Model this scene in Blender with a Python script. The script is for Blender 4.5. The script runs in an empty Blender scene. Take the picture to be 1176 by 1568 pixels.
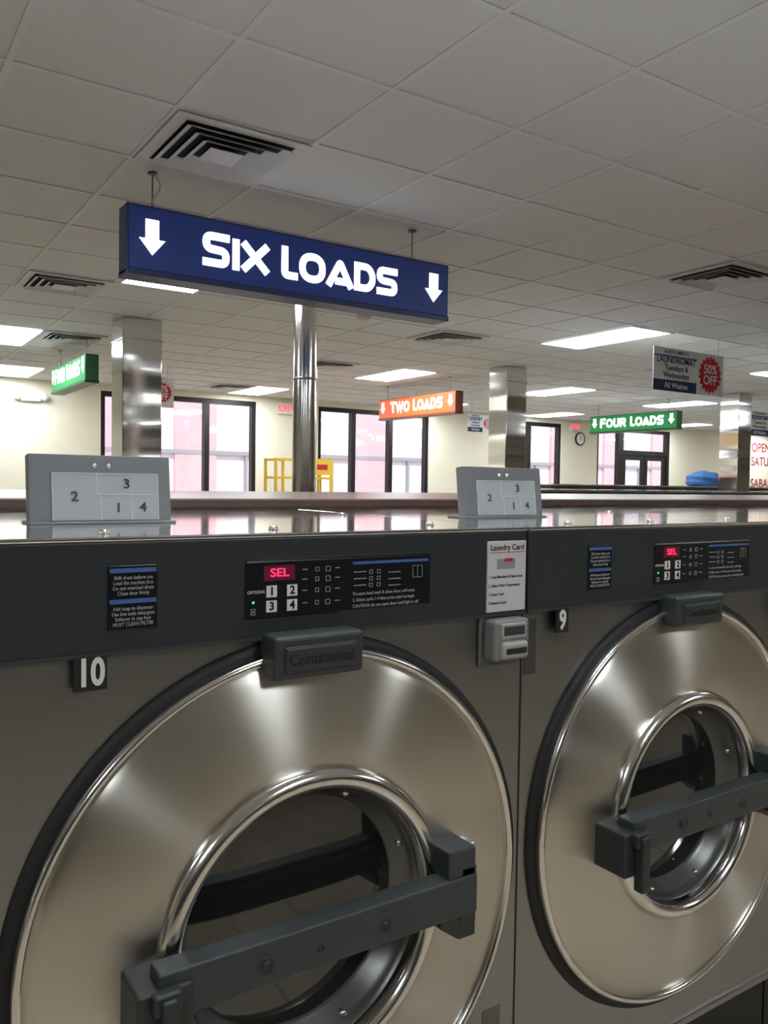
import bpy, bmesh, math, random
from mathutils import Matrix, Vector
random.seed(4)
scene=bpy.context.scene
COL=scene.collection
EYE=1.5
CEIL=2.962
TILE=.6096
GX,GY=1.7308,2.5834

# ------------------------------------------------------------------ materials
def newmat(name):
    m=bpy.data.materials.new(name); m.use_nodes=True
    nt=m.node_tree; b=nt.nodes['Principled BSDF']
    return m,nt,b
def pbr(name,col,rough=.5,metal=0.,noise=0.,nscale=20.,bump=0.,bscale=80.,coat=0.,stretch=None,aniso=0.,tan=None,emit=None,estr=0.,rvar=0.,bdist=.01,arot=0.):
    m,nt,b=newmat(name)
    b.inputs['Base Color'].default_value=(*col,1)
    b.inputs['Roughness'].default_value=rough
    b.inputs['Metallic'].default_value=metal
    b.inputs['Coat Weight'].default_value=coat
    tc=nt.nodes.new('ShaderNodeTexCoord'); mp=nt.nodes.new('ShaderNodeMapping')
    nt.links.new(tc.outputs['Object'],mp.inputs['Vector'])
    if stretch: mp.inputs['Scale'].default_value=stretch
    nz=nt.nodes.new('ShaderNodeTexNoise'); nz.inputs['Scale'].default_value=nscale
    nz.inputs['Detail'].default_value=4
    nt.links.new(mp.outputs['Vector'],nz.inputs['Vector'])
    if noise>0:
        rp=nt.nodes.new('ShaderNodeMapRange')
        rp.inputs['To Min'].default_value=1-noise; rp.inputs['To Max'].default_value=1+noise
        nt.links.new(nz.outputs['Fac'],rp.inputs['Value'])
        mx=nt.nodes.new('ShaderNodeVectorMath'); mx.operation='SCALE'
        mx.inputs[0].default_value=col
        nt.links.new(rp.outputs['Result'],mx.inputs['Scale'])
        nt.links.new(mx.outputs['Vector'],b.inputs['Base Color'])
    if rvar>0:
        rr=nt.nodes.new('ShaderNodeMapRange')
        rr.inputs['To Min'].default_value=max(.02,rough-rvar); rr.inputs['To Max'].default_value=rough+rvar
        nt.links.new(nz.outputs['Fac'],rr.inputs['Value']); nt.links.new(rr.outputs['Result'],b.inputs['Roughness'])
    if bump>0:
        n2=nt.nodes.new('ShaderNodeTexNoise'); n2.inputs['Scale'].default_value=bscale
        if bdist>.01: n2.inputs['Detail'].default_value=0
        nt.links.new(mp.outputs['Vector'],n2.inputs['Vector'])
        bp=nt.nodes.new('ShaderNodeBump'); bp.inputs['Strength'].default_value=bump; bp.inputs['Distance'].default_value=bdist
        nt.links.new(n2.outputs['Fac'],bp.inputs['Height']); nt.links.new(bp.outputs['Normal'],b.inputs['Normal'])
    if aniso>0:
        b.inputs['Anisotropic'].default_value=aniso; b.inputs['Anisotropic Rotation'].default_value=arot
        tg=nt.nodes.new('ShaderNodeTangent'); tg.direction_type='RADIAL'; tg.axis=tan or 'Y'
        nt.links.new(tg.outputs['Tangent'],b.inputs['Tangent'])
    if emit:
        b.inputs['Emission Color'].default_value=(*emit,1); b.inputs['Emission Strength'].default_value=estr
    return m
def srgb(r,g,b):
    return tuple(((c/255)/12.92 if c/255<=.04045 else ((c/255+.055)/1.055)**2.4) for c in (r,g,b))

M={}
M['ceil']=pbr('ceiling_tile',srgb(211,213,214),.95,noise=.05,nscale=140,bump=.15,bscale=220)
M['grid']=pbr('ceiling_tbar',srgb(214,216,217),.6,noise=.03,nscale=6)
M['cream']=pbr('cream_wall_paint',srgb(238,232,212),.85,noise=.03,nscale=3,bump=.05,bscale=150)
M['dark_al']=pbr('bronze_aluminium',srgb(34,32,33),.45,.3,noise=.1)
M['steel']=pbr('brushed_steel_front',(.305,.303,.30),.32,1.,noise=.10,nscale=5,stretch=(.6,.6,40),rvar=.06)
M['steel_top']=pbr('steel_top',(.84,.83,.83),.09,1.,noise=.05,nscale=4,rvar=.03,bump=.015,bscale=5)
M['dish']=pbr('spun_steel_door',(.61,.58,.53),.31,1.,noise=.05,nscale=9,aniso=.97,tan='Y',arot=.25)
M['chrome']=pbr('polished_ring',(.76,.74,.72),.15,1.,noise=.04,nscale=20)
M['dring']=pbr('door_bowl_grey',srgb(112,112,111),.32,.8,noise=.05)
M['black']=pbr('black_rubber',(.008,.008,.009),.55,noise=.1)
M['panel']=pbr('charcoal_panel',srgb(44,47,51),.42,noise=.05,nscale=40,bump=.03,bscale=300)
M['plastic']=pbr('grey_bar_plastic',srgb(58,62,64),.42,.1,noise=.05,nscale=60,bump=.04,bscale=200)
M['plastic_d']=pbr('dark_plastic',srgb(42,45,47),.45,noise=.05,nscale=60)
M['disp']=pbr('display_black',(.010,.011,.013),.22,noise=.1)
M['white']=pbr('label_white',srgb(226,226,224),.5,noise=.03)
M['paper']=pbr('paper_card',srgb(205,204,206),.55,noise=.03)
M['beige']=pbr('reader_grey',srgb(122,123,122),.45,noise=.03)
M['nose']=pbr('reader_light_grey',srgb(160,160,158),.45,noise=.03)
M['blue']=pbr('label_blue',srgb(70,104,170),.5,noise=.03)
M['greytxt']=pbr('label_grey_text',srgb(160,165,170),.6,noise=.03)
M['red_led']=pbr('red_led',(.8,.02,.08),.5,emit=(1,.03,.12),estr=1.8)
M['green_led']=pbr('green_led',(.02,.6,.2),.5,emit=(.1,1,.4),estr=.8)
M['red']=pbr('red_print',srgb(200,30,50),.5,noise=.03)
M['maroon']=pbr('maroon_print',srgb(150,40,50),.6,noise=.03)
M['lid']=pbr('lid_grey_steel',srgb(108,109,110),.5,.3,noise=.04,nscale=20)
M['lidlabel']=pbr('lid_label',srgb(150,152,155),.5,.1,noise=.03)
M['lidline']=pbr('lid_line',srgb(198,198,198),.5,noise=.02)
M['ink']=pbr('ink_dark',srgb(40,40,42),.5,noise=.02)
M['wood']=pbr('wood_laminate',srgb(122,98,88),.3,noise=.25,nscale=3,stretch=(1,14,14))
M['wood_d']=pbr('wood_edge_dark',srgb(62,44,38),.4,noise=.2,nscale=4,stretch=(1,14,14))
M['navy']=pbr('sign_navy',srgb(34,54,116),.45,noise=.04,emit=srgb(26,50,125),estr=.18)
M['navy_e']=pbr('sign_navy_frame',srgb(36,50,96),.4,noise=.04)
M['green']=pbr('sign_green',srgb(30,140,70),.45,noise=.04,emit=srgb(30,150,70),estr=.3)
M['green_e']=pbr('sign_green_frame',srgb(30,92,50),.4,noise=.04)
M['orange']=pbr('sign_orange',srgb(226,92,36),.45,noise=.04,emit=srgb(235,90,30),estr=.4)
M['orange_e']=pbr('sign_orange_frame',srgb(122,60,36),.4,noise=.04)
M['lit']=pbr('sign_letter_lit',(1,1,1),.4,emit=(.90,.95,1),estr=3.0)
M['lamp']=pbr('troffer_lens',(1,1,1),.5,emit=(.90,.965,1),estr=23.)
M['colst']=pbr('column_stainless',(.70,.69,.67),.12,1.,noise=.05,nscale=5,stretch=(.12,.12,1.5),bump=.9,bscale=2.1,bdist=.055)
M['vent']=pbr('vent_white_metal',srgb(200,202,204),.5,noise=.03)
M['ventd']=pbr('vent_throat_shade',srgb(26,26,28),.8,noise=.03)
M['gal']=pbr('rod_metal',srgb(120,120,120),.4,.7,noise=.03)
M['yellow']=pbr('yellow_paint',srgb(235,200,60),.4,noise=.04)
M['bluebag']=pbr('blue_fabric',srgb(44,86,138),.8,noise=.1,bump=.3,bscale=30)
M['pinkw']=pbr('exterior_pink',srgb(232,186,192),.8,noise=.05,nscale=2)
M['whitew']=pbr('exterior_white',srgb(240,232,236),.8,noise=.03,nscale=2)
M['concrete']=pbr('exterior_concrete',srgb(200,196,192),.9,noise=.08,nscale=4)
M['clockf']=pbr('clock_face',srgb(235,235,232),.4,noise=.02)
M['ledglow']=pbr('led_glow',(.05,.004,.01),.4,emit=(.3,.0,.04),estr=.2)
M['tint']=pbr('dark_film_sticker',(.16,.16,.16),.35,.9,noise=.05)
# floor tiles
m,nt,b=newmat('floor_tile'); M['floor']=m
tc=nt.nodes.new('ShaderNodeTexCoord'); br=nt.nodes.new('ShaderNodeTexBrick')
br.offset=0; br.inputs['Scale'].default_value=1.0; br.inputs['Brick Width'].default_value=.33; br.inputs['Row Height'].default_value=.33
br.inputs['Mortar Size'].default_value=.006
br.inputs['Color1'].default_value=(*srgb(182,168,148),1); br.inputs['Color2'].default_value=(*srgb(172,158,138),1); br.inputs['Mortar'].default_value=(*srgb(100,92,82),1)
nt.links.new(tc.outputs['Object'],br.inputs['Vector']); nt.links.new(br.outputs['Color'],b.inputs['Base Color']); b.inputs['Roughness'].default_value=.35
# window pane
m=bpy.data.materials.new('clear_pane'); m.use_nodes=True; nt=m.node_tree; nt.nodes.clear(); M['pane']=m
o=nt.nodes.new('ShaderNodeOutputMaterial'); mx=nt.nodes.new('ShaderNodeMixShader'); t=nt.nodes.new('ShaderNodeBsdfTransparent'); g=nt.nodes.new('ShaderNodeBsdfGlossy')
g.inputs['Roughness'].default_value=.03; mx.inputs[0].default_value=.08; t.inputs['Color'].default_value=(.95,.95,.97,1)
nt.links.new(t.outputs[0],mx.inputs[1]); nt.links.new(g.outputs[0],mx.inputs[2]); nt.links.new(mx.outputs[0],o.inputs[0])
# washer door glass: dark pane with the perforated drum faintly behind
m,nt,b=newmat('washer_glass'); M['glass']=m
tc=nt.nodes.new('ShaderNodeTexCoord'); vo=nt.nodes.new('ShaderNodeTexVoronoi'); vo.inputs['Scale'].default_value=120; vo.inputs['Randomness'].default_value=0.0
mpp=nt.nodes.new('ShaderNodeMapping'); mpp.inputs['Scale'].default_value=(1,0,1); nt.links.new(tc.outputs['Object'],mpp.inputs['Vector']); 
cr=nt.nodes.new('ShaderNodeValToRGB'); cr.color_ramp.elements[0].position=.2; cr.color_ramp.elements[0].color=(.014,.014,.0135,1)
cr.color_ramp.elements[1].position=.4; cr.color_ramp.elements[1].color=(.0185,.0185,.018,1)
nt.links.new(mpp.outputs['Vector'],vo.inputs['Vector']); nt.links.new(vo.outputs['Distance'],cr.inputs['Fac']); nt.links.new(cr.outputs['Color'],b.inputs['Base Color'])
b.inputs['Roughness'].default_value=.05; b.inputs['IOR'].default_value=1.8

# ------------------------------------------------------------------ helpers
def empty(name,loc=(0,0,0),rotz=0):
    e=bpy.data.objects.new(name,None); e.empty_display_size=.1; e.location=loc; e.rotation_euler[2]=rotz; COL.objects.link(e); return e
def addobj(name,me,mat,parent=None,loc=(0,0,0)):
    ob=bpy.data.objects.new(name,me); COL.objects.link(ob)
    if mat is not None: me.materials.append(mat)
    ob.location=loc
    if parent: ob.parent=parent
    return ob
def boxes(name,bl,mat,parent=None,bevel=0,seg=2,loc=(0,0,0)):
    me=bpy.data.meshes.new(name); bm=bmesh.new()
    for (x0,x1,y0,y1,z0,z1) in bl:
        r=bmesh.ops.create_cube(bm,size=1)
        for v in r['verts']:
            v.co=Vector(((x0+x1)/2+v.co.x*(x1-x0),(y0+y1)/2+v.co.y*(y1-y0),(z0+z1)/2+v.co.z*(z1-z0)))
    bm.to_mesh(me); bm.free()
    ob=addobj(name,me,mat,parent,loc)
    if bevel:
        md=ob.modifiers.new('b','BEVEL'); md.width=bevel; md.segments=seg; md.limit_method='ANGLE'
    return ob
def prism(name,pts,y0,y1,mat,parent=None,bevel=0):
    """polygon in XZ extruded along Y"""
    me=bpy.data.meshes.new(name); bm=bmesh.new()
    a=[bm.verts.new((x,y0,z)) for x,z in pts]; b=[bm.verts.new((x,y1,z)) for x,z in pts]; n=len(pts)
    bm.faces.new(a); bm.faces.new(b[::-1])
    for i in range(n): bm.faces.new((a[i],b[i],b[(i+1)%n],a[(i+1)%n]))
    bmesh.ops.recalc_face_normals(bm,faces=bm.faces); bm.to_mesh(me); bm.free()
    ob=addobj(name,me,mat,parent)
    if bevel:
        md=ob.modifiers.new('b','BEVEL'); md.width=bevel; md.segments=2; md.limit_method='ANGLE'
    return ob
def lathe(name,prof,mat,parent=None,loc=(0,0,0),n=128,axis='Y',smooth=True):
    """profile of (r,p): p = protrusion toward -Y (axis Y) or height (axis Z)"""
    me=bpy.data.meshes.new(name); vs=[];fs=[]
    for (r,p) in prof:
        for i in range(n):
            a=2*math.pi*i/n
            if axis=='Y': vs.append((r*math.cos(a),-p,r*math.sin(a)))
            else: vs.append((r*math.cos(a),r*math.sin(a),p))
    for k in range(len(prof)-1):
        for i in range(n):
            j=(i+1)%n
            f=(k*n+i,k*n+j,(k+1)*n+j,(k+1)*n+i)
            fs.append(f)
    me.from_pydata(vs,[],fs)
    bm=bmesh.new(); bm.from_mesh(me); bmesh.ops.remove_doubles(bm,verts=bm.verts,dist=1e-5); bmesh.ops.recalc_face_normals(bm,faces=bm.faces); bm.to_mesh(me); bm.free()
    if smooth:
        for p in me.polygons: p.use_smooth=True
    return addobj(name,me,mat,parent,loc)
def text(name,s,size,loc,mat,parent=None,align='CENTER',off=0.,ext=0.0004,rot=(math.pi/2,0,0),sx=1.):
    c=bpy.data.curves.new(name,'FONT'); c.body=s; c.size=size; c.align_x=align; c.align_y='CENTER'; c.offset=off*size; c.extrude=ext
    c.resolution_u=4; c.materials.append(mat)
    ob=bpy.data.objects.new(name,c); COL.objects.link(ob); ob.location=loc; ob.rotation_euler=rot; ob.scale=(sx,1,1)
    if parent: ob.parent=parent
    return ob
def tube(name,pts,rad,mat,parent=None,cyc=False):
    c=bpy.data.curves.new(name,'CURVE'); c.dimensions='3D'; c.bevel_depth=rad; c.bevel_resolution=3; c.use_fill_caps=True
    sp=c.splines.new('POLY'); sp.points.add(len(pts)-1)
    for i,p in enumerate(pts): sp.points[i].co=(*p,1)
    sp.use_cyclic_u=cyc; c.materials.append(mat)
    ob=bpy.data.objects.new(name,c); COL.objects.link(ob)
    if parent: ob.parent=parent
    return ob

# stroke lettering ------------------------------------------------------------
def rounded(pts,r,closed=False):
    out=[];n=len(pts)
    for i,p in enumerate(pts):
        ri=r[i] if isinstance(r,(list,tuple)) else r
        if (not closed and i in (0,n-1)) or ri<=0: out.append(Vector(p)); continue
        a=Vector(pts[i-1]); b=Vector(p); c=Vector(pts[(i+1)%n])
        d1=(a-b); d2=(c-b); rr=min(ri,d1.length*.48,d2.length*.48)
        p1=b+d1.normalized()*rr; p2=b+d2.normalized()*rr
        for k in range(7):
            t=k/6; out.append((1-t)**2*p1+2*t*(1-t)*b+t*t*p2)
    return out
def ribbon(bm,pts,w,closed=False,y=0.):
    pts=[Vector(p) for p in pts]; n=len(pts); L=[];Rr=[]
    if not closed:
        pts[0]=pts[0]+(pts[0]-pts[1]).normalized()*w/2; pts[-1]=pts[-1]+(pts[-1]-pts[-2]).normalized()*w/2
    for i in range(n):
        if closed: a,c=pts[i-1],pts[(i+1)%n]
        else: a,c=pts[max(0,i-1)],pts[min(n-1,i+1)]
        b=pts[i]; t1=(b-a) if (b-a).length>1e-9 else (c-b); t2=(c-b) if (c-b).length>1e-9 else (b-a)
        t1=t1.normalized(); t2=t2.normalized(); n1=Vector((-t1.y,t1.x)); n2=Vector((-t2.y,t2.x))
        nn=(n1+n2); nn=nn.normalized() if nn.length>1e-6 else n1
        k=min(1/max(.35,nn.dot(n1)),2.4)
        L.append(bm.verts.new((b.x+nn.x*w/2*k,y,b.y+nn.y*w/2*k))); Rr.append(bm.verts.new((b.x-nn.x*w/2*k,y,b.y-nn.y*w/2*k)))
    for i in range(n if closed else n-1):
        j=(i+1)%n; bm.faces.new((L[i],Rr[i],Rr[j],L[j]))
def letter(bm,ch,x,z,w,h,t,y):
    hw=t/2
    def P(u,v): return (x+hw+u*(w-t),z+hw+v*(h-t))
    R=t*1.0
    def st(l,r=R,c=False): ribbon(bm,rounded([P(*q) for q in l],r,c) if r else [P(*q) for q in l],t,c,y)
    if ch=='S': st([(1,1),(0,1),(0,.52),(1,.48),(1,0),(0,0)])
    elif ch=='I': ribbon(bm,[(x+w/2,z+hw),(x+w/2,z+h-hw)],t,False,y)
    elif ch=='X': st([(.04,.03),(.96,.97)],0); st([(.04,.97),(.96,.03)],0)
    elif ch=='L': st([(0,1),(0,0),(1,0)],t*.5)
    elif ch=='O':
        ribbon(bm,[P(.5+.5*math.copysign(abs(math.cos(a))**.85,math.cos(a)),.5+.5*math.copysign(abs(math.sin(a))**.85,math.sin(a))) for a in [2*math.pi*k/28 for k in range(28)]],t,True,y)
    elif ch=='A': st([(0.02,0),(.5,.98),(.98,0)],t*.4); st([(.42,.12),(.8,.12)],0)
    elif ch=='D': st([(0,0),(0,1),(.72,1),(1,.68),(1,.32),(.72,0)],[0,0,t*.9,t*.6,t*.6,t*.9],True)
    elif ch=='T': st([(0,1),(1,1)],0); st([(.5,0),(.5,1)],0)
    elif ch=='W': st([(0,1),(.25,.03),(.5,.9),(.75,.03),(1,1)],0)
    elif ch=='F': st([(1,1),(0,1),(0,0)],t*.3); st([(.05,.5),(.85,.5)],0)
    elif ch=='U': st([(0,1),(0,0),(1,0),(1,1)])
    elif ch=='R': st([(0,0),(0,1),(1,1),(1,.42),(.1,.42)],[0,0,t,t,0]); st([(.55,.4),(1,0)],0)
def arrow(bm,cx,z0,h,w,y):
    s=w*.26; m=z0+h*.45
    vs=[(cx-s,z0+h),(cx-s,m),(cx-w/2,m),(cx,z0),(cx+w/2,m),(cx+s,m),(cx+s,z0+h)]
    bm.faces.new([bm.verts.new((a,y,b)) for a,b in vs])
def hanging_sign(name,loc,rotz,words,face,edge,wide=1.88,h=.32,t=.13):
    """local frame: face on -Y, X along the sign, z 0..h"""
    e=empty(name,loc,rotz); q=wide/1.88
    boxes('cabinet',[(0,wide,0,t,0,h)],edge,e,.006)
    boxes('face_panel',[(.012,wide-.012,-.004,.01,.022,h-.012)],face,e,.003)
    boxes('bottom_trim',[(0,wide,-.010,t+.006,-.008,.02)],edge,e,.004)
    bm=bmesh.new(); y=-.0065
    arrow(bm,.118*q,.09,.165,.125,y); arrow(bm,wide-.112*q,.09,.165,.125,y)
    for (ch,x,w,big) in words:
        letter(bm,ch,x*q,.085,w*q,.166 if big else .154,.038,y)
    bmesh.ops.recalc_face_normals(bm,faces=bm.faces)
    for f in bm.faces:
        if f.normal.y>0: f.normal_flip()
    me=bpy.data.meshes.new('lit_lettering'); bm.to_mesh(me); bm.free()
    addobj('lit_lettering',me,M['lit'],e)
    zr=CEIL-loc[2]
    for i,x in enumerate((.14,wide-.22)):
        tube('hang_rod_%d'%(i+1),[(x,t/2,h-.005),(x,t/2,zr-.008)],.004,M['gal'],e)
        lathe('ceiling_clip_%d'%(i+1),[(0,zr-.014),(.022,zr-.014),(.024,zr-.007),(0,zr-.007)],M['gal'],e,(x,t/2,0),16,'Z')
    tube('power_cable',[(.14+.03*math.sin(k*.42)+.05*(k/14)**2,t/2-.012,zr-.01-(zr-h)*k/14) for k in range(15)],.0045,M['vent'],e)
    return e
W_SIX=[('S',.365,.14,1),('I',.520,.038,0),('X',.567,.155,0),('L',.79,.095,1),('O',.892,.158,0),('A',1.055,.168,0),('D',1.228,.138,0),('S',1.375,.138,0)]
W_TWO=[('T',.32,.14,1),('W',.465,.19,0),('O',.665,.15,0),('L',.90,.10,1),('O',1.01,.145,0),('A',1.16,.15,0),('D',1.32,.13,0),('S',1.465,.13,0)]
W_FOUR=[('F',.25,.12,1),('O',.385,.15,0),('U',.55,.13,0),('R',.695,.13,0),('L',.92,.10,1),('O',1.03,.145,0),('A',1.18,.15,0),('D',1.34,.13,0),('S',1.485,.13,0)]

# ------------------------------------------------------------------ room shell
X0,X1,Y0,Y1=-8.,24.,-4.5,13.2
boxes('floor',[(X0-.2,X1+.2,Y0-.2,Y1+.2,-.1,0)],M['floor'])
boxes('ceiling',[(X0-.2,X1+.2,Y0-.2,Y1+.2,CEIL,CEIL+.15)],M['ceil'])
bars=[]
i=math.ceil((X0-GX)/TILE)
while GX+i*TILE<X1: 
    bars.append((GX+i*TILE-.012,GX+i*TILE+.012,Y0,Y1,CEIL-.005,CEIL+.001)); i+=1
j=math.ceil((Y0-GY)/TILE)
while GY+j*TILE<Y1:
    bars.append((X0,X1,GY+j*TILE-.012,GY+j*TILE+.012,CEIL-.0055,CEIL+.001)); j+=1
boxes('trim_ceiling_grid',bars,M['grid'])
boxes('wall_left',[(X0-.2,X0,Y0,Y1,0,CEIL)],M['cream'])
boxes('wall_right',[(X1,X1+.2,Y0,Y1,0,CEIL)],M['cream'])
boxes('wall_near',[(X0,X1,Y0-.2,Y0,0,CEIL)],M['cream'])
opens=[(3.43,6.07),(7.30,9.81),(11.6,13.5),(14.67,17.3)]
WT=2.87
seg=[];x=X0
for a,bb in opens:
    seg.append((x,a,Y1,Y1+.2,0,CEIL)); seg.append((a,bb,Y1,Y1+.2,WT,CEIL)); x=bb
seg.append((x,X1,Y1,Y1+.2,0,CEIL))
boxes('wall_back',seg,M['cream'])
boxes('baseboard_back',[(X0,3.43,Y1-.015,Y1,0,.1),(6.07,7.3,Y1-.015,Y1,0,.1),(9.81,11.6,Y1-.015,Y1,0,.1),(13.5,14.67,Y1-.015,Y1,0,.1),(17.3,X1,Y1-.015,Y1,0,.1)],M['dark_al'])
def window(name,a,bb,mull,transom=None):
    e=empty(name)
    fr=[(a,a+.07,Y1+.02,Y1+.14,0,WT),(bb-.07,bb,Y1+.02,Y1+.14,0,WT),(a+.07,bb-.07,Y1+.02,Y1+.14,WT-.08,WT),(a+.07,bb-.07,Y1+.02,Y1+.14,0,.1)]
    for mm in mull: fr.append((mm-.045,mm+.045,Y1+.02,Y1+.14,.1,WT-.08))
    if transom: fr.append((a+.07,bb-.07,Y1+.03,Y1+.13,transom-.04,transom+.04))
    boxes('frame',fr,M['dark_al'],e)
    boxes('pane',[(a+.06,bb-.06,Y1+.075,Y1+.083,.08,WT-.06)],M['pane'],e)
window('window_1',3.43,6.07,[4.3,5.18])
window('window_2',7.30,9.81,[8.07,8.91])
window('window_3',11.6,13.5,[12.55])
window('window_4',14.67,15.5,[])
e=empty('door_1')
boxes('frame',[(15.5,15.6,Y1+.02,Y1+.14,0,WT),(17.2,17.3,Y1+.02,Y1+.14,0,WT),(15.6,17.2,Y1+.02,Y1+.14,WT-.08,WT),(15.6,17.2,Y1+.02,Y1+.14,2.25,2.36)],M['dark_al'],e)
lf=[]
for a in (15.6,16.4):
    lf+=[(a+.01,a+.11,Y1+.04,Y1+.1,.02,2.25),(a+.69,a+.79,Y1+.04,Y1+.1,.02,2.25),(a+.11,a+.69,Y1+.04,Y1+.1,2.13,2.25),(a+.11,a+.69,Y1+.04,Y1+.1,.02,.25),(a+.11,a+.69,Y1+.02,Y1+.05,1.0,1.05)]
boxes('leaves',lf,M['dark_al'],e)
boxes('pane',[(15.6,17.2,Y1+.066,Y1+.072,.1,WT-.08)],M['pane'],e)

# outside
boxes('exterior_pavement',[(-20,50,Y1+.2,60,-.12,-.02)],M['concrete'])
fac=[];fw=[];x=-6
while x<40:
    fac.append((x,x+1.1,20,20.4,0,4.5)); fw.append((x+1.1,x+2.6,20.1,20.4,0,4.5)); x+=2.6
e=empty('exterior_building'); boxes('pink_bays',fac,M['pinkw'],e); boxes('white_bays',fw,M['whitew'],e)
boxes('grey_mullions',[(xx+1.9,xx+1.97,20.0,20.1,0,2.2) for xx in [-6+2.6*k for k in range(17)]]+[(-6,40,19.98,20.1,2.15,2.25)],M['greytxt'],e)

# ------------------------------------------------------------------ troffers & vents
def gx(n): return GX+n*TILE
def gy(n): return GY+n*TILE
def troffer(nx,ny):
    e=empty('ceiling_troffer_light')
    x0,y0=gx(nx),gy(ny); x1,y1=x0+TILE,y0+2*TILE
    z=CEIL-.008
    f=.03
    boxes('frame',[(x0,x0+f,y0,y1,z-.006,z),(x1-f,x1,y0,y1,z-.006,z),(x0+f,x1-f,y0,y0+f,z-.006,z),(x0+f,x1-f,y1-f,y1,z-.006,z)],M['vent'],e)
    boxes('diffuser',[(x0+f,x1-f,y0+f,y1-f,z-.003,z)],M['lamp'],e)
for nx,ny in [(0,4),(7,4),(13,4),(19,4),(-6,4),(-1,10),(7,10),(12,10),(17,10),(24,10),(30,10),(0,15),(6,15),(12,15),(17,15),(24,15),(31,15),(-1,-8),(5,-8),(-7,-8),(-2,-3),(5,-3),(-8,-3)]:  # washer-overhead row and far-right pair are added to brighten doors and back wall
    troffer(nx,ny)
def vent(nx,ny):
    e=empty('ceiling_air_vent')
    cx,cy=gx(nx)+TILE/2,gy(ny)+TILE/2; z=CEIL-.008; s=TILE/2-.006
    def fr(a,bb,z0,z1): return [(cx-a,cx+a,cy-a,cy-bb,z0,z1),(cx-a,cx+a,cy+bb,cy+a,z0,z1),(cx-a,cx-bb,cy-bb,cy+bb,z0,z1),(cx+bb,cx+a,cy-bb,cy+bb,z0,z1)]
    boxes('throat_shade',[(cx-s+.02,cx+s-.02,cy-s+.02,cy+s-.02,z-.002,z)],M['ventd'],e)  # flat dark plate, shade of the recess above the louvres put in as colour
    boxes('flange',fr(s,s-.055,z-.008,z-.001),M['vent'],e,.002)
    me=bpy.data.meshes.new('louvres'); bm=bmesh.new()
    for a in (.240,.185,.130):
        o_=a; i_=a-.034; zt=z-.006; zb=z-.026
        vt=[bm.verts.new((cx+sx*i_,cy+sy*i_,zt)) for sx,sy in ((-1,-1),(1,-1),(1,1),(-1,1))]
        vb=[bm.verts.new((cx+sx*o_,cy+sy*o_,zb)) for sx,sy in ((-1,-1),(1,-1),(1,1),(-1,1))]
        for k in range(4): bm.faces.new((vt[k],vt[(k+1)%4],vb[(k+1)%4],vb[k]))
    bm.to_mesh(me); bm.free(); ob=addobj('louvres',me,M['vent'],e); md=ob.modifiers.new('s','SOLIDIFY'); md.thickness=.0025
    boxes('centre_plate',[(cx-.078,cx+.078,cy-.078,cy+.078,z-.026,z-.022)],M['vent'],e,.002)
for nx,ny in [(-1,1),(-1,6),(5,1),(5,6),(0,10),(5,10),(5,15),(11,6),(12,1)]: vent(nx,ny)
e=empty('smoke_detector',(3.84,6.15,CEIL-.006)); lathe('housing',[(0,-.045),(.035,-.045),(.055,-.03),(.065,-.008),(.065,0),(0,0)],M['vent'],e,axis='Z',n=32)

# ------------------------------------------------------------------ columns
def sqcol(x1,y0,w):
    e=empty('stainless_square_column')
    boxes('cladding',[(x1-w,x1,y0,y0+w,.12,CEIL-.006)],M['colst'],e,.008)
    boxes('top_collar',[(x1-w-.004,x1+.004,y0-.004,y0+w+.004,CEIL-.20,CEIL-.19)],M['steel'],e)
    boxes('base_shoe',[(x1-w-.01,x1+.01,y0-.01,y0+w+.01,0,.12)],M['dark_al'],e)
sqcol(2.50,7.5,.36); sqcol(7.17,7.62,.33); sqcol(11.85,7.55,.33); sqcol(16.5,7.6,.33)
e=empty('stainless_round_column',(2.87,5.4,0))
lathe('shaft',[(.088,.1),(.088,1.2),(.088,2.1),(.088,CEIL-.006)],M['chrome'],e,axis='Z',n=48)
lathe('base_ring',[(.11,0),(.11,.09),(.088,.1)],M['chrome'],e,axis='Z',n=48)
lathe('seam_band',[(.089,2.24),(.0905,2.245),(.0905,2.255),(.089,2.26)],M['steel'],e,axis='Z',n=48)

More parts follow.
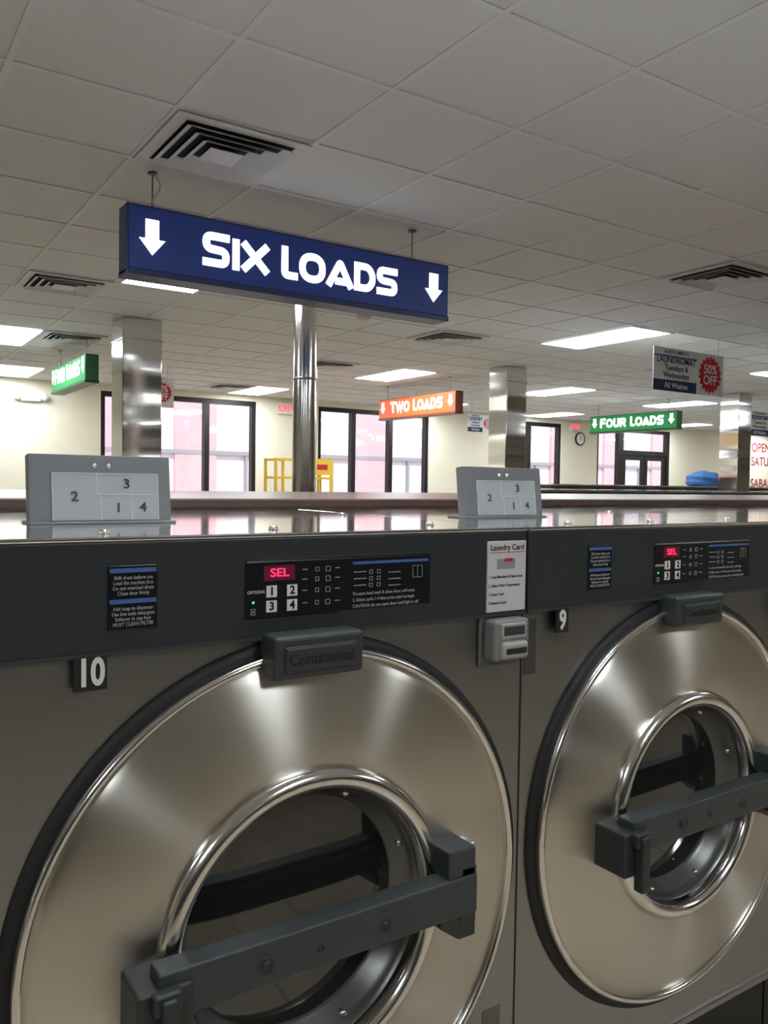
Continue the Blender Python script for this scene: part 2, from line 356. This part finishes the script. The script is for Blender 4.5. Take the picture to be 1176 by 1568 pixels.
# ------------------------------------------------------------------ signs
hanging_sign('hanging_lit_sign',(1.12,3.87,EYE+.96),0,W_SIX,M['navy'],M['navy_e'])
hanging_sign('hanging_lit_sign',(2.07,10.10,EYE+.965),-math.pi/2,W_FOUR,M['green'],M['green_e'],wide=1.56,h=.28)
hanging_sign('hanging_lit_sign',(6.92,10.60,EYE+.955),-math.pi/2,W_TWO,M['orange'],M['orange_e'],h=.30)
hanging_sign('hanging_lit_sign',(11.46,10.50,EYE+.955),-math.pi/2,W_FOUR,M['green'],M['green_e'],h=.30)
def banner(x0,y,z0,w=1.06,h=.40):
    e=empty('hanging_promo_banner',(x0,y,z0)); sx=min(1,w/1.06/(h/.4))
    boxes('board',[(0,w,0,.006,0,h)],M['white'],e)
    boxes('blue_field',[(.0,w*.6,-.003,0,0,h*.26)],M['navy_e'],e)
    boxes('blue_stripe',[(.0,w*.6,-.003,0,h*.80,h*.83)],M['blue'],e)
    bm=bmesh.new(); vs=[]
    for k in range(36):
        r=(.185 if k%2 else .155)*h/.4*sx; a=2*math.pi*k/36; vs.append(bm.verts.new((w*.80+r*math.cos(a),-.003,h*.5+r*math.sin(a))))
    bm.faces.new(vs[::-1]); me=bpy.data.meshes.new('red_burst'); bm.to_mesh(me); bm.free(); addobj('red_burst',me,M['red'],e)
    text('t50','50%',.125*h/.4,(w*.80,-.006,h*.62),M['white'],e,off=.02,sx=sx); text('toff','OFF',.125*h/.4,(w*.80,-.006,h*.36),M['white'],e,off=.02,sx=sx)
    text('t0','NORTH AMERICA',.045*h/.4,(w*.31,-.006,h*.91),M['navy_e'],e,off=.01,sx=sx)
    text('t1','LAUNDROMAT',.085*h/.4,(w*.31,-.006,h*.72),M['navy_e'],e,off=.01,sx=sx); text('t2','Tuesdays &',.075*h/.4,(w*.31,-.006,h*.54),M['navy_e'],e,off=.01,sx=sx)
    text('t3','Wednesdays',.075*h/.4,(w*.31,-.006,h*.37),M['navy_e'],e,off=.01,sx=sx); text('t4','All Washes',.075*h/.4,(w*.31,-.006,h*.13),M['white'],e,off=.01,sx=sx)
    for i,xx in enumerate((.08,w-.08)): tube('wire_%d'%i,[(xx,.003,h-.005),(xx,.003,CEIL-z0-.007)],.0015,M['gal'],e)
banner(6.28,5.0,EYE+.90)
banner(2.86,10.4,EYE+.92,.76,.38)
banner(12.3,7.9,EYE+.86)
banner(9.0,11.0,EYE+.90,.55,.3)

# ------------------------------------------------------------------ washing machines
HW=.429; ZC=EYE-.635; ZT=EYE-.0725; ZP=EYE-.2187; ZB=.38; FY=1.05; DEP=.90
def washer_parts(e):
    me=bpy.data.meshes.new('steel_cabinet'); bm=bmesh.new()
    angs=[2*math.pi*k/96 for k in range(96)]
    zt,zb=ZP-ZC,ZB-ZC
    for cx_,cz_ in ((HW,zt),(-HW,zt),(-HW,zb),(HW,zb)): angs.append(math.atan2(cz_,cx_)%(2*math.pi))
    angs=sorted(set(round(a,6) for a in angs)); inn=[];out=[];rim=[]
    for a in angs:
        c,s=math.cos(a),math.sin(a)
        k=min((HW/abs(c)) if abs(c)>1e-6 else 9,((zt if s>0 else -zb)/abs(s)) if abs(s)>1e-6 else 9)
        out.append(bm.verts.new((c*k,0,ZC+s*k))); inn.append(bm.verts.new((c*.38,0,ZC+s*.38))); rim.append(bm.verts.new((c*.38,.12,ZC+s*.38)))
    n=len(angs)
    for i in range(n):
        j=(i+1)%n; bm.faces.new((inn[i],inn[j],out[j],out[i])); bm.faces.new((rim[i],rim[j],inn[j],inn[i]))
    bm.faces.new(rim)
    g=.002
    q=lambda *p: bm.faces.new([bm.verts.new(v) for v in p])
    h=HW-g
    q((-h,0,ZB),(-h,0,ZT-.02),(-h,DEP,ZT-.02),(-h,DEP,ZB)); q((h,0,ZB),(h,DEP,ZB),(h,DEP,ZT-.02),(h,0,ZT-.02))
    q((-h,DEP,ZB),(-h,DEP,ZT-.02),(h,DEP,ZT-.02),(h,DEP,ZB)); q((-h,0,ZB),(-h,DEP,ZB),(h,DEP,ZB),(h,0,ZB))
    bmesh.ops.recalc_face_normals(bm,faces=bm.faces); bm.to_mesh(me); bm.free()
    addobj('steel_cabinet',me,M['steel'],e)
    boxes('plinth',[(-HW+.004,HW-.004,.05,DEP-.02,0,ZB)],M['black'],e)
    boxes('front_bottom_lip',[(-HW+.002,HW-.002,-.006,.01,ZB-.004,ZB+.012)],M['steel'],e,.002)
    boxes('side_seam',[(HW-.0025,HW+.0005,-.001,.02,ZB,ZT)],M['black'],e)
    boxes('control_fascia',[(-HW+.002,HW-.002,-.010,.03,ZP,ZT-.006)],M['panel'],e,.003)
    boxes('fascia_lower_edge',[(-HW+.002,HW-.002,-.0115,0,ZP-.003,ZP+.0025)],M['plastic'],e)
    boxes('top_deck',[(-HW+.001,HW-.001,-.012,DEP,ZT-.006,ZT)],M['steel_top'],e,.002)
    for i,(x,y) in enumerate(((-.02,.06),(.30,.10),(-.27,.05),(.36,.5))):
        lathe('deck_bolt_%d'%i,[(0,ZT+.006),(.006,ZT+.005),(.008,ZT),(0,ZT)],M['chrome'],e,(x,y,0),16,'Z')
    # door
    c=(0.002,0,ZC)
    lathe('door_gasket_shadow',[(.414,0),(.412,.006),(.397,.008),(.382,.004),(.376,-.01)],M['black'],e,c)  # black gasket ring, also the shadow gap round the bezel as colour
    lathe('door_bezel',[(.396,.004),(.3975,.016),(.396,.021),(.392,.024),(.387,.023),(.384,.019),(.382,.013)],M['chrome'],e,c)
    lathe('door_dish',[(.3825,.014),(.379,.017),(.366,.021),(.34,.026),(.31,.031),(.28,.034),(.255,.0355),(.24,.035),(.226,.033)],M['dish'],e,c,192)
    lathe('window_ring',[(.2285,.030),(.227,.038),(.222,.045),(.215,.049),(.207,.049),(.200,.045),(.196,.037),(.1945,.02)],M['chrome'],e,c)
    lathe('bowl_wall',[(.1945,.024),(.188,.018),(.187,.004),(.179,.002),(.178,-.012),(.170,-.014),(.168,-.030)],M['dring'],e,c)
    lathe('glass',[(.172,-.022),(.12,-.018),(.06,-.016),(0,-.016)],M['glass'],e,c)
    for k in range(8):
        a=math.pi/8+k*math.pi/4
        lathe('bowl_bolt_%d'%k,[(0,.008),(.005,.007),(.006,0)],M['chrome'],e,(c[0]+.183*math.cos(a),-.002,ZC+.183*math.sin(a)),12)
    # cross bar
    boxes('cross_bar',[(-.242,.256,-.098,-.060,ZC-.023,ZC+.037)],M['plastic'],e,.0035,3)
    boxes('bar_rear_rib',[(-.235,.235,-.062,-.050,ZC-.011,ZC+.025)],M['plastic_d'],e,.003)
    boxes('latch_upper_block',[(.203,.256,-.094,-.030,ZC+.033,ZC+.079)],M['plastic'],e,.0045,3)
    prism('latch_lower_block',[(.190,ZC-.021),(.258,ZC-.021),(.258,ZC-.062),(.226,ZC-.062),(.190,ZC-.036)],-.092,-.030,M['plastic_d'],e,.003)
    boxes('latch_arm',[(.226,.257,-.094,-.028,ZC-.04,ZC+.05)],M['plastic_d'],e,.003)
    boxes('latch_strike',[(.258,.292,-.05,-.03,ZC-.02,ZC+.06)],M['steel_top'],e,.004)
    boxes('hinge_block',[(-.270,-.200,-.104,-.030,ZC-.058,ZC+.021)],M['plastic_d'],e,.0045,3)
    boxes('pull_handle',[(-.246,-.225,-.124,-.102,ZC-.083,ZC+.017),(-.254,-.218,-.118,-.100,ZC-.003,ZC+.023)],M['plastic_d'],e,.0045,3)
    for i,(x,r) in enumerate(((-.10,.011),(-.02,.005),(.085,.010))):
        lathe('bar_bolt_%d'%i,[(0,.001),(r*.55,.001),(r*.6,-.0004),(r*.8,-.0004),(r,.0015),(r*1.1,0)],M['plastic_d'],e,(x,-.0985,ZC+.005),20)
    # badge block above door
    zq=EYE-.63
    boxes('badge_block',[(-.070,.072,-.052,.0,zq+.358,zq+.418)],M['plastic'],e,.006,3)
    boxes('badge_rim',[(-.056,.060,-.0540,-.05,zq+.366,zq+.404)],M['plastic_d'],e,.002)
    boxes('badge_face',[(-.053,.057,-.0552,-.05,zq+.369,zq+.401)],M['plastic'],e,.001)
    text('badge_text','Continental',.022,(.002,-.0555,zq+.385),M['black'],e,off=.02,ext=.0006)
    fy=-.0105
    dx0,dx1,dz0,dz1=.463-.56,.780-.56,EYE-.192,EYE-.110
    boxes('display_window',[(dx0,dx1,fy-.002,fy+.004,dz0,dz1)],M['disp'],e,.003)
    boxes('display_rim',[(dx0-.002,dx1+.002,fy-.001,fy+.002,dz0-.002,dz0),(dx0-.002,dx1+.002,fy-.001,fy+.002,dz1,dz1+.002)],M['plastic'],e)
    yl=fy-.0026
    def T(n,s,sz,x,z,mt,al='CENTER',off=0): return text(n,s,sz,(x,yl,z),mt,e,al,off,.0002)
    T('led','SEL',.0165,dx0+.052,dz1-.0185,M['red_led'],off=.01).scale=(1.25,1,1)
    boxes('led_window',[(dx0+.028,dx0+.076,yl+.0004,yl+.001,dz1-.029,dz1-.008)],M['ledglow'],e)
    bx=[]
    for i,(x,z) in enumerate(((.040,-.044),(.072,-.044),(.040,-.065),(.072,-.065))):
        bx.append((dx0+x-.0082,dx0+x+.0082,yl,yl+.001,dz1+z-.0082,dz1+z+.0082)); 
        t=T('btn_%d'%(i+1),str(i+1),.016,dx0+x,dz1+z,M['disp'],off=.03); t.location.y-=.0004
    boxes('button_pads',bx,M['white'],e,.001)
    T('tm','OPTIONS',.0062,dx0+.016,dz1-.044,M['white'])
    lathe('green_dot',[(0,.0006),(.0018,.0006),(.002,0)],M['green_led'],e,(dx0+.012,yl,dz1-.058),10)
    tube('loop_icon',[(dx0+.012+.004*math.sin(2*a),yl,dz1-.071+.004*math.cos(a)) for a in [k*.35 for k in range(18)]],.0005,M['greytxt'],e,True)
    ic=[];wl=[];bl=[]
    def icon(x,z,s): 
        ic.extend([(x-s,x+s,yl,yl+.0006,z+s-.0007,z+s),(x-s,x+s,yl,yl+.0006,z-s,z-s+.0007),(x-s,x-s+.0007,yl,yl+.0006,z-s,z+s),(x+s-.0007,x+s,yl,yl+.0006,z-s,z+s)])
    for z in (-.016,-.030,-.046,-.064):
        icon(dx0+.112,dz1+z,.0030); icon(dx0+.130,dz1+z,.0038)
        wl.append((dx0+.088,dx0+.096,yl,yl+.0006,dz1+z,dz1+z+.0012)); wl.append((dx0+.142,dx0+.150,yl,yl+.0006,dz1+z,dz1+z+.0012))
    rx=dx0+.172
    bl.append((rx,dx1-.006,yl,yl+.0006,dz1-.012,dz1-.008))
    for k in range(3):
        icon(rx+.032,dz1-.024-k*.010,.003); icon(rx+.046,dz1-.024-k*.010,.003)
        wl.append((rx+.002,rx+.024,yl,yl+.0006,dz1-.024-k*.010,dz1-.0228-k*.010))
        wl.append((rx+.064,rx+.086,yl,yl+.0006,dz1-.027-k*.010,dz1-.0258-k*.010))
    for dxx in (0,.009,.018): 
        ic.append((dx1-.036+dxx,dx1-.0354+dxx,yl,yl+.0006,dz1-.036,dz1-.018))
    ic+= [(dx1-.036,dx1-.018,yl,yl+.0006,dz1-.0186,dz1-.018),(dx1-.036,dx1-.018,yl,yl+.0006,dz1-.0366,dz1-.036)]
    for k,s in enumerate(('To start: load wash & close door, add soap','2. Select cycle 1-4 then press start to begin','CAUTION: do not open door until light is off')):
        text('panel_note_%d'%k,s,.0066,(rx,yl,dz1-.056-k*.0092),M['greytxt'],e,'LEFT',.012,.0002,sx=.98)
    lx0,lx1,lz0,lz1=.279-.56,.342-.56,EYE-.192,EYE-.108
    boxes('instruction_label',[(lx0,lx1,fy-.002,fy+.002,lz0,lz1)],M['disp'],e,.002)
    nts=(('Shift drum before use','Load the machine first','Do not overload drum','Close door firmly'),('Add soap to dispenser','Use low suds detergent','Softener in cup four','MUST CLEAN FILTER'))
    for q_,zz in enumerate((lz1-.010,lz1-.049)):
        bl.append((lx0+.002,lx1-.002,yl,yl+.0006,zz,zz+.0055))
        for k in range(4):
            text('label_note_%d_%d'%(q_,k),nts[q_][k],.0066,((lx0+lx1)/2,yl,zz-.0065-k*.0066),M['greytxt'],e,'CENTER',.012,.0002,sx=.85)
    boxes('print_icons',ic,M['greytxt'],e); boxes('print_text_lines',wl,M['greytxt'],e); boxes('print_blue_bars',bl,M['blue'],e)
    cx0,cx1,cz0,cz1=.896-.56,.982-.56,EYE-.214,EYE-.095
    boxes('card_instructions',[(cx0,cx1,fy-.003,fy+.001,cz0,cz1)],M['paper'],e,.001)
    yc=fy-.0034
    text('card_title','Laundry Card',.0135,((cx0+cx1)/2,yc,cz1-.011),M['ink'],e,off=.014,ext=.0002)
    boxes('card_rule',[(cx0+.004,cx1-.004,yc,yc+.0006,cz1-.0195,cz1-.0185)],M['red'],e)
    for k,s in enumerate(('1. Load Machine & Close Door','2. Select Wash Temperature','3. Insert Card','4. Remove Card')):
        text('card_step_%d'%k,s,.0066,(cx0+.003,yc,cz1-.060-.0145*k),M['ink'],e,'LEFT',off=.012,ext=.0002,sx=.9)
    boxes('card_picture',[((cx0+cx1)/2-.022,(cx0+cx1)/2+.018,yc,yc+.0006,cz1-.047,cz1-.030)],M['lidlabel'],e)
    boxes('card_picture_red',[((cx0+cx1)/2-.006,(cx0+cx1)/2+.012,yc-.0004,yc,cz1-.035,cz1-.029)],M['red'],e)
    rx0,rx1,rz0,rz1=.892-.56,.978-.56,EYE-.300,EYE-.222
    boxes('card_reader_backplate',[(rx0-.004,rx1-.004,-.006,.0,rz0-.006,rz1+.004)],M['lid'],e,.002)
    boxes('card_reader_body',[(rx0+.004,rx1-.004,-.036,-.004,rz0+.006,rz1-.002)],M['beige'],e,.008,4)
    boxes('card_reader_nose',[(rx0+.016,rx1-.012,-.044,-.02,rz0+.010,rz0+.040)],M['nose'],e,.008,4)
    boxes('card_slot',[(rx0+.022,rx1-.018,-.0450,-.04,rz0+.019,rz0+.030)],M['black'],e,.002)
    boxes('card_reader_screen_frame',[(rx0+.016,rx1-.014,-.038,-.03,rz1-.034,rz1-.008)],M['nose'],e,.002)
    boxes('card_reader_screen',[(rx0+.022,rx1-.019,-.0392,-.034,rz1-.028,rz1-.013)],M['plastic'],e,.001)
    boxes('rating_plate',[(.355,.395,-.0008,.0005,ZB+.15,ZB+.215)],M['tint'],e)
def lid_parts(e):
    L0,L1=-.316,-.094; y=.30
    boxes('dispenser_base_flange',[(L0-.001,L1+.006,.288,.36,ZT,ZT+.004)],M['lid'],e,.0015)
    tl=math.radians(-7)
    ob=boxes('dispenser_lid',[(L0,L1,-.003,.003,0,.107),(L0,L0+.003,.0,.022,0,.107),(L1-.003,L1,.0,.022,0,.107),(L0,L1,.0,.022,.104,.107)],M['lid'],e,.001,loc=(0,y,ZT+.003)); ob.rotation_euler[0]=tl
    a,bb,z0,z1=L0+.033,L1-.021,.002,.078
    p=boxes('lid_label',[(a,bb,-.0042,-.003,z0,z1)],M['lidlabel'],e,loc=(0,y,ZT+.003)); p.rotation_euler[0]=tl
    mx_=a+.068; my=z0+.041; lw=.0008
    ln=[(a,bb,-.005,-.004,z1-lw,z1),(a,a+lw,-.005,-.004,z0,z1),(bb-lw,bb,-.005,-.004,z0,z1),(mx_,bb,-.005,-.004,my,my+lw),(mx_,mx_+lw,-.005,-.004,my,z1),(mx_+.055,mx_+.055+lw,-.005,-.004,z0,my),(mx_+.006,mx_+.006+lw,-.005,-.004,z0,my)]
    p=boxes('lid_label_lines',ln,M['lidline'],e,loc=(0,y,ZT+.003)); p.rotation_euler[0]=tl
    for s,x,z in (('2',a+.034,z0+.038),('3',mx_+.048,z0+.059),('1',mx_+.034,z0+.020),('4',mx_+.074,z0+.021)):
        h=z; t=text('compartment_'+s,s,.022,(x,y-.0052*math.cos(tl)-h*math.sin(tl),ZT+.003+h*math.cos(tl)),M['ink'],e,off=.015,ext=.0002,sx=1.15); t.rotation_euler[0]=math.pi/2+tl
    for i,x in enumerate((-.012,.010)):
        xx=(L0+L1)/2+x; h=.090
        lathe('lid_screw_%d'%i,[(0,.004),(.003,.0035),(.004,0)],M['chrome'],e,(xx,y-.003-h*math.sin(tl),ZT+.003+h*math.cos(tl)),12)
proto=None
def plate(e,num,xo):
    z0,z1=EYE-.262,EYE-.217; w=.040 if len(num)>1 else .030
    boxes('number_plate',[(xo,xo+w,-.014,-.009,z0+.0,z1-.003)],M['black'],e,.0005)
    text('number_digits',num,.047,(xo+w/2,-.0145,(z0+z1)/2-.001),M['white'],e,off=.034,ext=.0003,sx=.72)
def washer(k,num,xo,lid=True):
    global proto
    e=empty('washing_machine',(.989-HW+2*HW*k,FY,0))
    if proto is None:
        washer_parts(e); proto=list(e.children)
    else:
        for c in proto:
            o=c.copy(); COL.objects.link(o); o.parent=e
    if lid: lid_parts(e)
    if num=='9': boxes('film_sticker',[(-.424,-.396,-.0008,.0005,EYE-.332,EYE-.235)],M['tint'],e)
    plate(e,num,xo)
washer(0,'10',.107-HW); washer(1,'9',.069-HW); washer(2,'8',.067-HW,False); washer(-1,'11',.107-HW); washer(3,'7',.067-HW,False)

# added dryer bank, unseen behind the viewer, darkens what the washer doors mirror
e=empty('added_dryer_bank')
d1=[];d2=[]
for k in range(14):
    a=-6+k*.95
    for z in (.12,1.12):
        d1.append((a+.01,a+.94,Y0+.02,Y0+.75,z,z+.98)); d2.append((a+.05,a+.90,Y0+.75,Y0+.77,z+.80,z+.93))
        lt=lathe('added_dryer_door',[(.30,0),(.31,-.03),(.28,-.045),(.22,-.04),(.20,-.01),(0,-.01)],M['disp'],e,(a+.475,Y0+.75,z+.42),32)
boxes('added_dryer_bodies',d1,M['panel'],e,.006); boxes('added_dryer_controls',d2,M['steel'],e,.003); boxes('added_dryer_base',[(-6,7.3,Y0+.05,Y0+.7,0,.12)],M['black'],e)

# wood bulkhead behind the washers, and more banks behind it
e=empty('wood_capped_bulkhead')
boxes('cabinet',[(-3,9,1.96,3.0,0,EYE-.064)],M['wood'],e)
boxes('cap',[(-3.02,9.02,1.955,3.25,EYE-.064,EYE-.046)],M['wood'],e,.003)
boxes('front_trim',[(-3.02,9.02,1.948,1.956,EYE-.066,EYE-.050)],M['wood_d'],e)
def bank(x0,n,y,top,w=.72,d=.8,rail=True):
    e=empty('washer_bank')
    b1=[];b2=[];b3=[];b4=[];b5=[]
    for k in range(n):
        a=x0+k*w
        b1.append((a+.004,a+w-.004,y,y+d,.1,top-.16)); b2.append((a+.004,a+w-.004,y-.01,y+d*.6,top-.16,top-.02)); b3.append((a,a+w,y-.02,y+d,top-.02,top))
        b4.append((a+.10,a+w-.22,y-.014,y-.008,top-.13,top-.05)); b5.append((a+.12,a+.22,y-.017,y-.012,top-.10,top-.08))
        lathe('door_ring_%d'%k,[(.27,0),(.275,.02),(.25,.03),(.17,.02),(.16,.03),(.15,0),(0,-.001)],M['chrome'],e,(a+w/2,y,top-.55),32)
    boxes('bodies',b1,M['steel'],e,.004); boxes('consoles',b2,M['panel'],e,.01); boxes('tops',b3,M['steel_top'],e,.006); boxes('plinth',[(x0,x0+n*w,y+.04,y+d,0,.1)],M['black'],e)
    boxes('display_windows',b4,M['disp'],e); boxes('displays_lit',b5,M['red_led'],e)
    if rail: tube('rail',[(x0,y+d*.5,top),(x0,y+d*.5,top+.05),(x0+n*w,y+d*.5,top+.05),(x0+n*w,y+d*.5,top)],.012,M['chrome'],e)
bank(-3.2,6,8.2,EYE+.06); bank(9.0,9,9.0,EYE+.02,.8,rail=False); bank(4.6,11,4.9,EYE-.034,.8,rail=False)
# yellow vending rack by the window
e=empty('yellow_vending_rack',(5.38,11.0,0))
r=[]
for x in (0,.29,.62,.94):
    for y in (0,.35): r.append((x-.018,x+.018,y-.018,y+.018,0,1.84 if x<.5 else 1.86))
for z in (.3,.8,1.3,1.55,1.82):
    r+=[(0,.29,-.015,.015,z-.018,z+.018),(.62,.94,-.015,.015,z-.018,z+.018),(0,.29,.335,.365,z-.018,z+.018),(.62,.94,.335,.365,z-.018,z+.018)]
    for x in (0,.29,.62,.94): r.append((x-.012,x+.012,.018,.332,z-.012,z+.012))
boxes('frame',r,M['yellow'],e)
boxes('header_panel',[(.64,.92,-.02,-.005,1.60,1.84)],M['yellow'],e); boxes('red_mark',[(.68,.86,-.026,-.02,1.68,1.76)],M['red'],e)
boxes('machines',[(.03,.26,.03,.32,.82,1.28),(.65,.91,.03,.32,.82,1.28)],M['red'],e,.02)
boxes('base_link',[(.29,.62,.16,.2,.28,.32)],M['yellow'],e)
# blue laundry bag on the far bank
bm=bmesh.new(); bmesh.ops.create_icosphere(bm,subdivisions=4,radius=1)
for v in bm.verts:
    n=1+.07*math.sin(7*v.co.x+2)*math.cos(6*v.co.y)+.05*math.sin(9*v.co.z+3*v.co.x)
    v.co=Vector((v.co.x*.40*n,v.co.y*.26*n,max(-.1,v.co.z*.17*n)))
    if v.co.x>.2: v.co.z=(v.co.z+.1)*.6-.1
for f in bm.faces: f.smooth=True
me=bpy.data.meshes.new('laundry_bag'); bm.to_mesh(me); bm.free(); addobj('laundry_bag',me,M['bluebag'],None,(13.25,9.35,EYE+.122))
# wall items
e=empty('wall_clock',(14.08,Y1,EYE+1.06))
lathe('face',[(0,.025),(.125,.025)],M['clockf'],e,n=40); lathe('rim',[(.125,0),(.15,.0),(.15,.03),(.14,.035),(.125,.03)],M['dark_al'],e,n=40)
boxes('hands',[(-.006,.006,-.03,-.027,0,.09),(0,.06,-.03,-.027,-.006,.006)],M['black'],e)
M['exitred']=pbr('exit_red',(.8,.05,.05),.5,emit=(1,.05,.08),estr=1.5)
def exit_sign(x,z):
    e=empty('exit_sign',(x,Y1,z)); boxes('housing',[(-.15,.15,-.06,0,-.1,.1)],M['white'],e,.006)
    text('lettering','EXIT',.15,(0,-.062,0),M['exitred'],e,off=.01)
exit_sign(6.62,EYE+1.28); exit_sign(13.9,EYE+1.32)
e=empty('wall_emergency_light',(2.4,Y1,EYE+1.18)); boxes('body',[(-.14,.14,-.07,0,-.05,.05)],M['vent'],e,.01)
for s in (-.19,.19): lathe('lamp_head_%d'%(s>0),[(0,.1),(.05,.1),(.06,.07),(.035,.02),(0,.02)],M['clockf'],e,(s,0,.02),24)
boxes('wall_thermostat',[(11.05,11.17,Y1-.03,Y1,EYE+.15,EYE+.3)],M['vent'],None,.006)
e=empty('wall_hours_lettering',(20.75,Y1-.002,0))
for k,(s,z) in enumerate((('OPEN',1.10),('SATURDAY',.72),('SABADO',.12))): text('line_%d'%k,s,.34,(.0,0,EYE+z),M['maroon'],e,'LEFT',.02)

# ------------------------------------------------------------------ light
w=bpy.data.worlds.new('World'); scene.world=w; w.use_nodes=True
bg=w.node_tree.nodes['Background']; bg.inputs['Color'].default_value=(.95,.95,1,1); bg.inputs['Strength'].default_value=1.9
sun=bpy.data.lights.new('sun','SUN'); sun.energy=3.0; sun.angle=.05; so=bpy.data.objects.new('sun',sun); COL.objects.link(so); so.rotation_euler=(math.radians(42),0,math.radians(-12))

# ------------------------------------------------------------------ camera
yaw,pitch,roll=.5862,-.0357,.0151
f=Vector((math.sin(yaw)*math.cos(pitch),math.cos(yaw)*math.cos(pitch),math.sin(pitch)))
r=Vector((math.cos(yaw),-math.sin(yaw),0)); u=r.cross(f)
r2=math.cos(roll)*r+math.sin(roll)*u; u2=-math.sin(roll)*r+math.cos(roll)*u
cam=bpy.data.cameras.new('camera'); co=bpy.data.objects.new('camera',cam); COL.objects.link(co)
mt=Matrix((r2,u2,-f)).transposed().to_4x4(); mt.translation=(0,0,EYE); co.matrix_world=mt
cam.sensor_fit='VERTICAL'; cam.sensor_height=24; cam.lens=24*1285.9/1600; cam.clip_start=.02
scene.camera=co
scene.view_settings.view_transform='Standard'
scene.view_settings.exposure=0
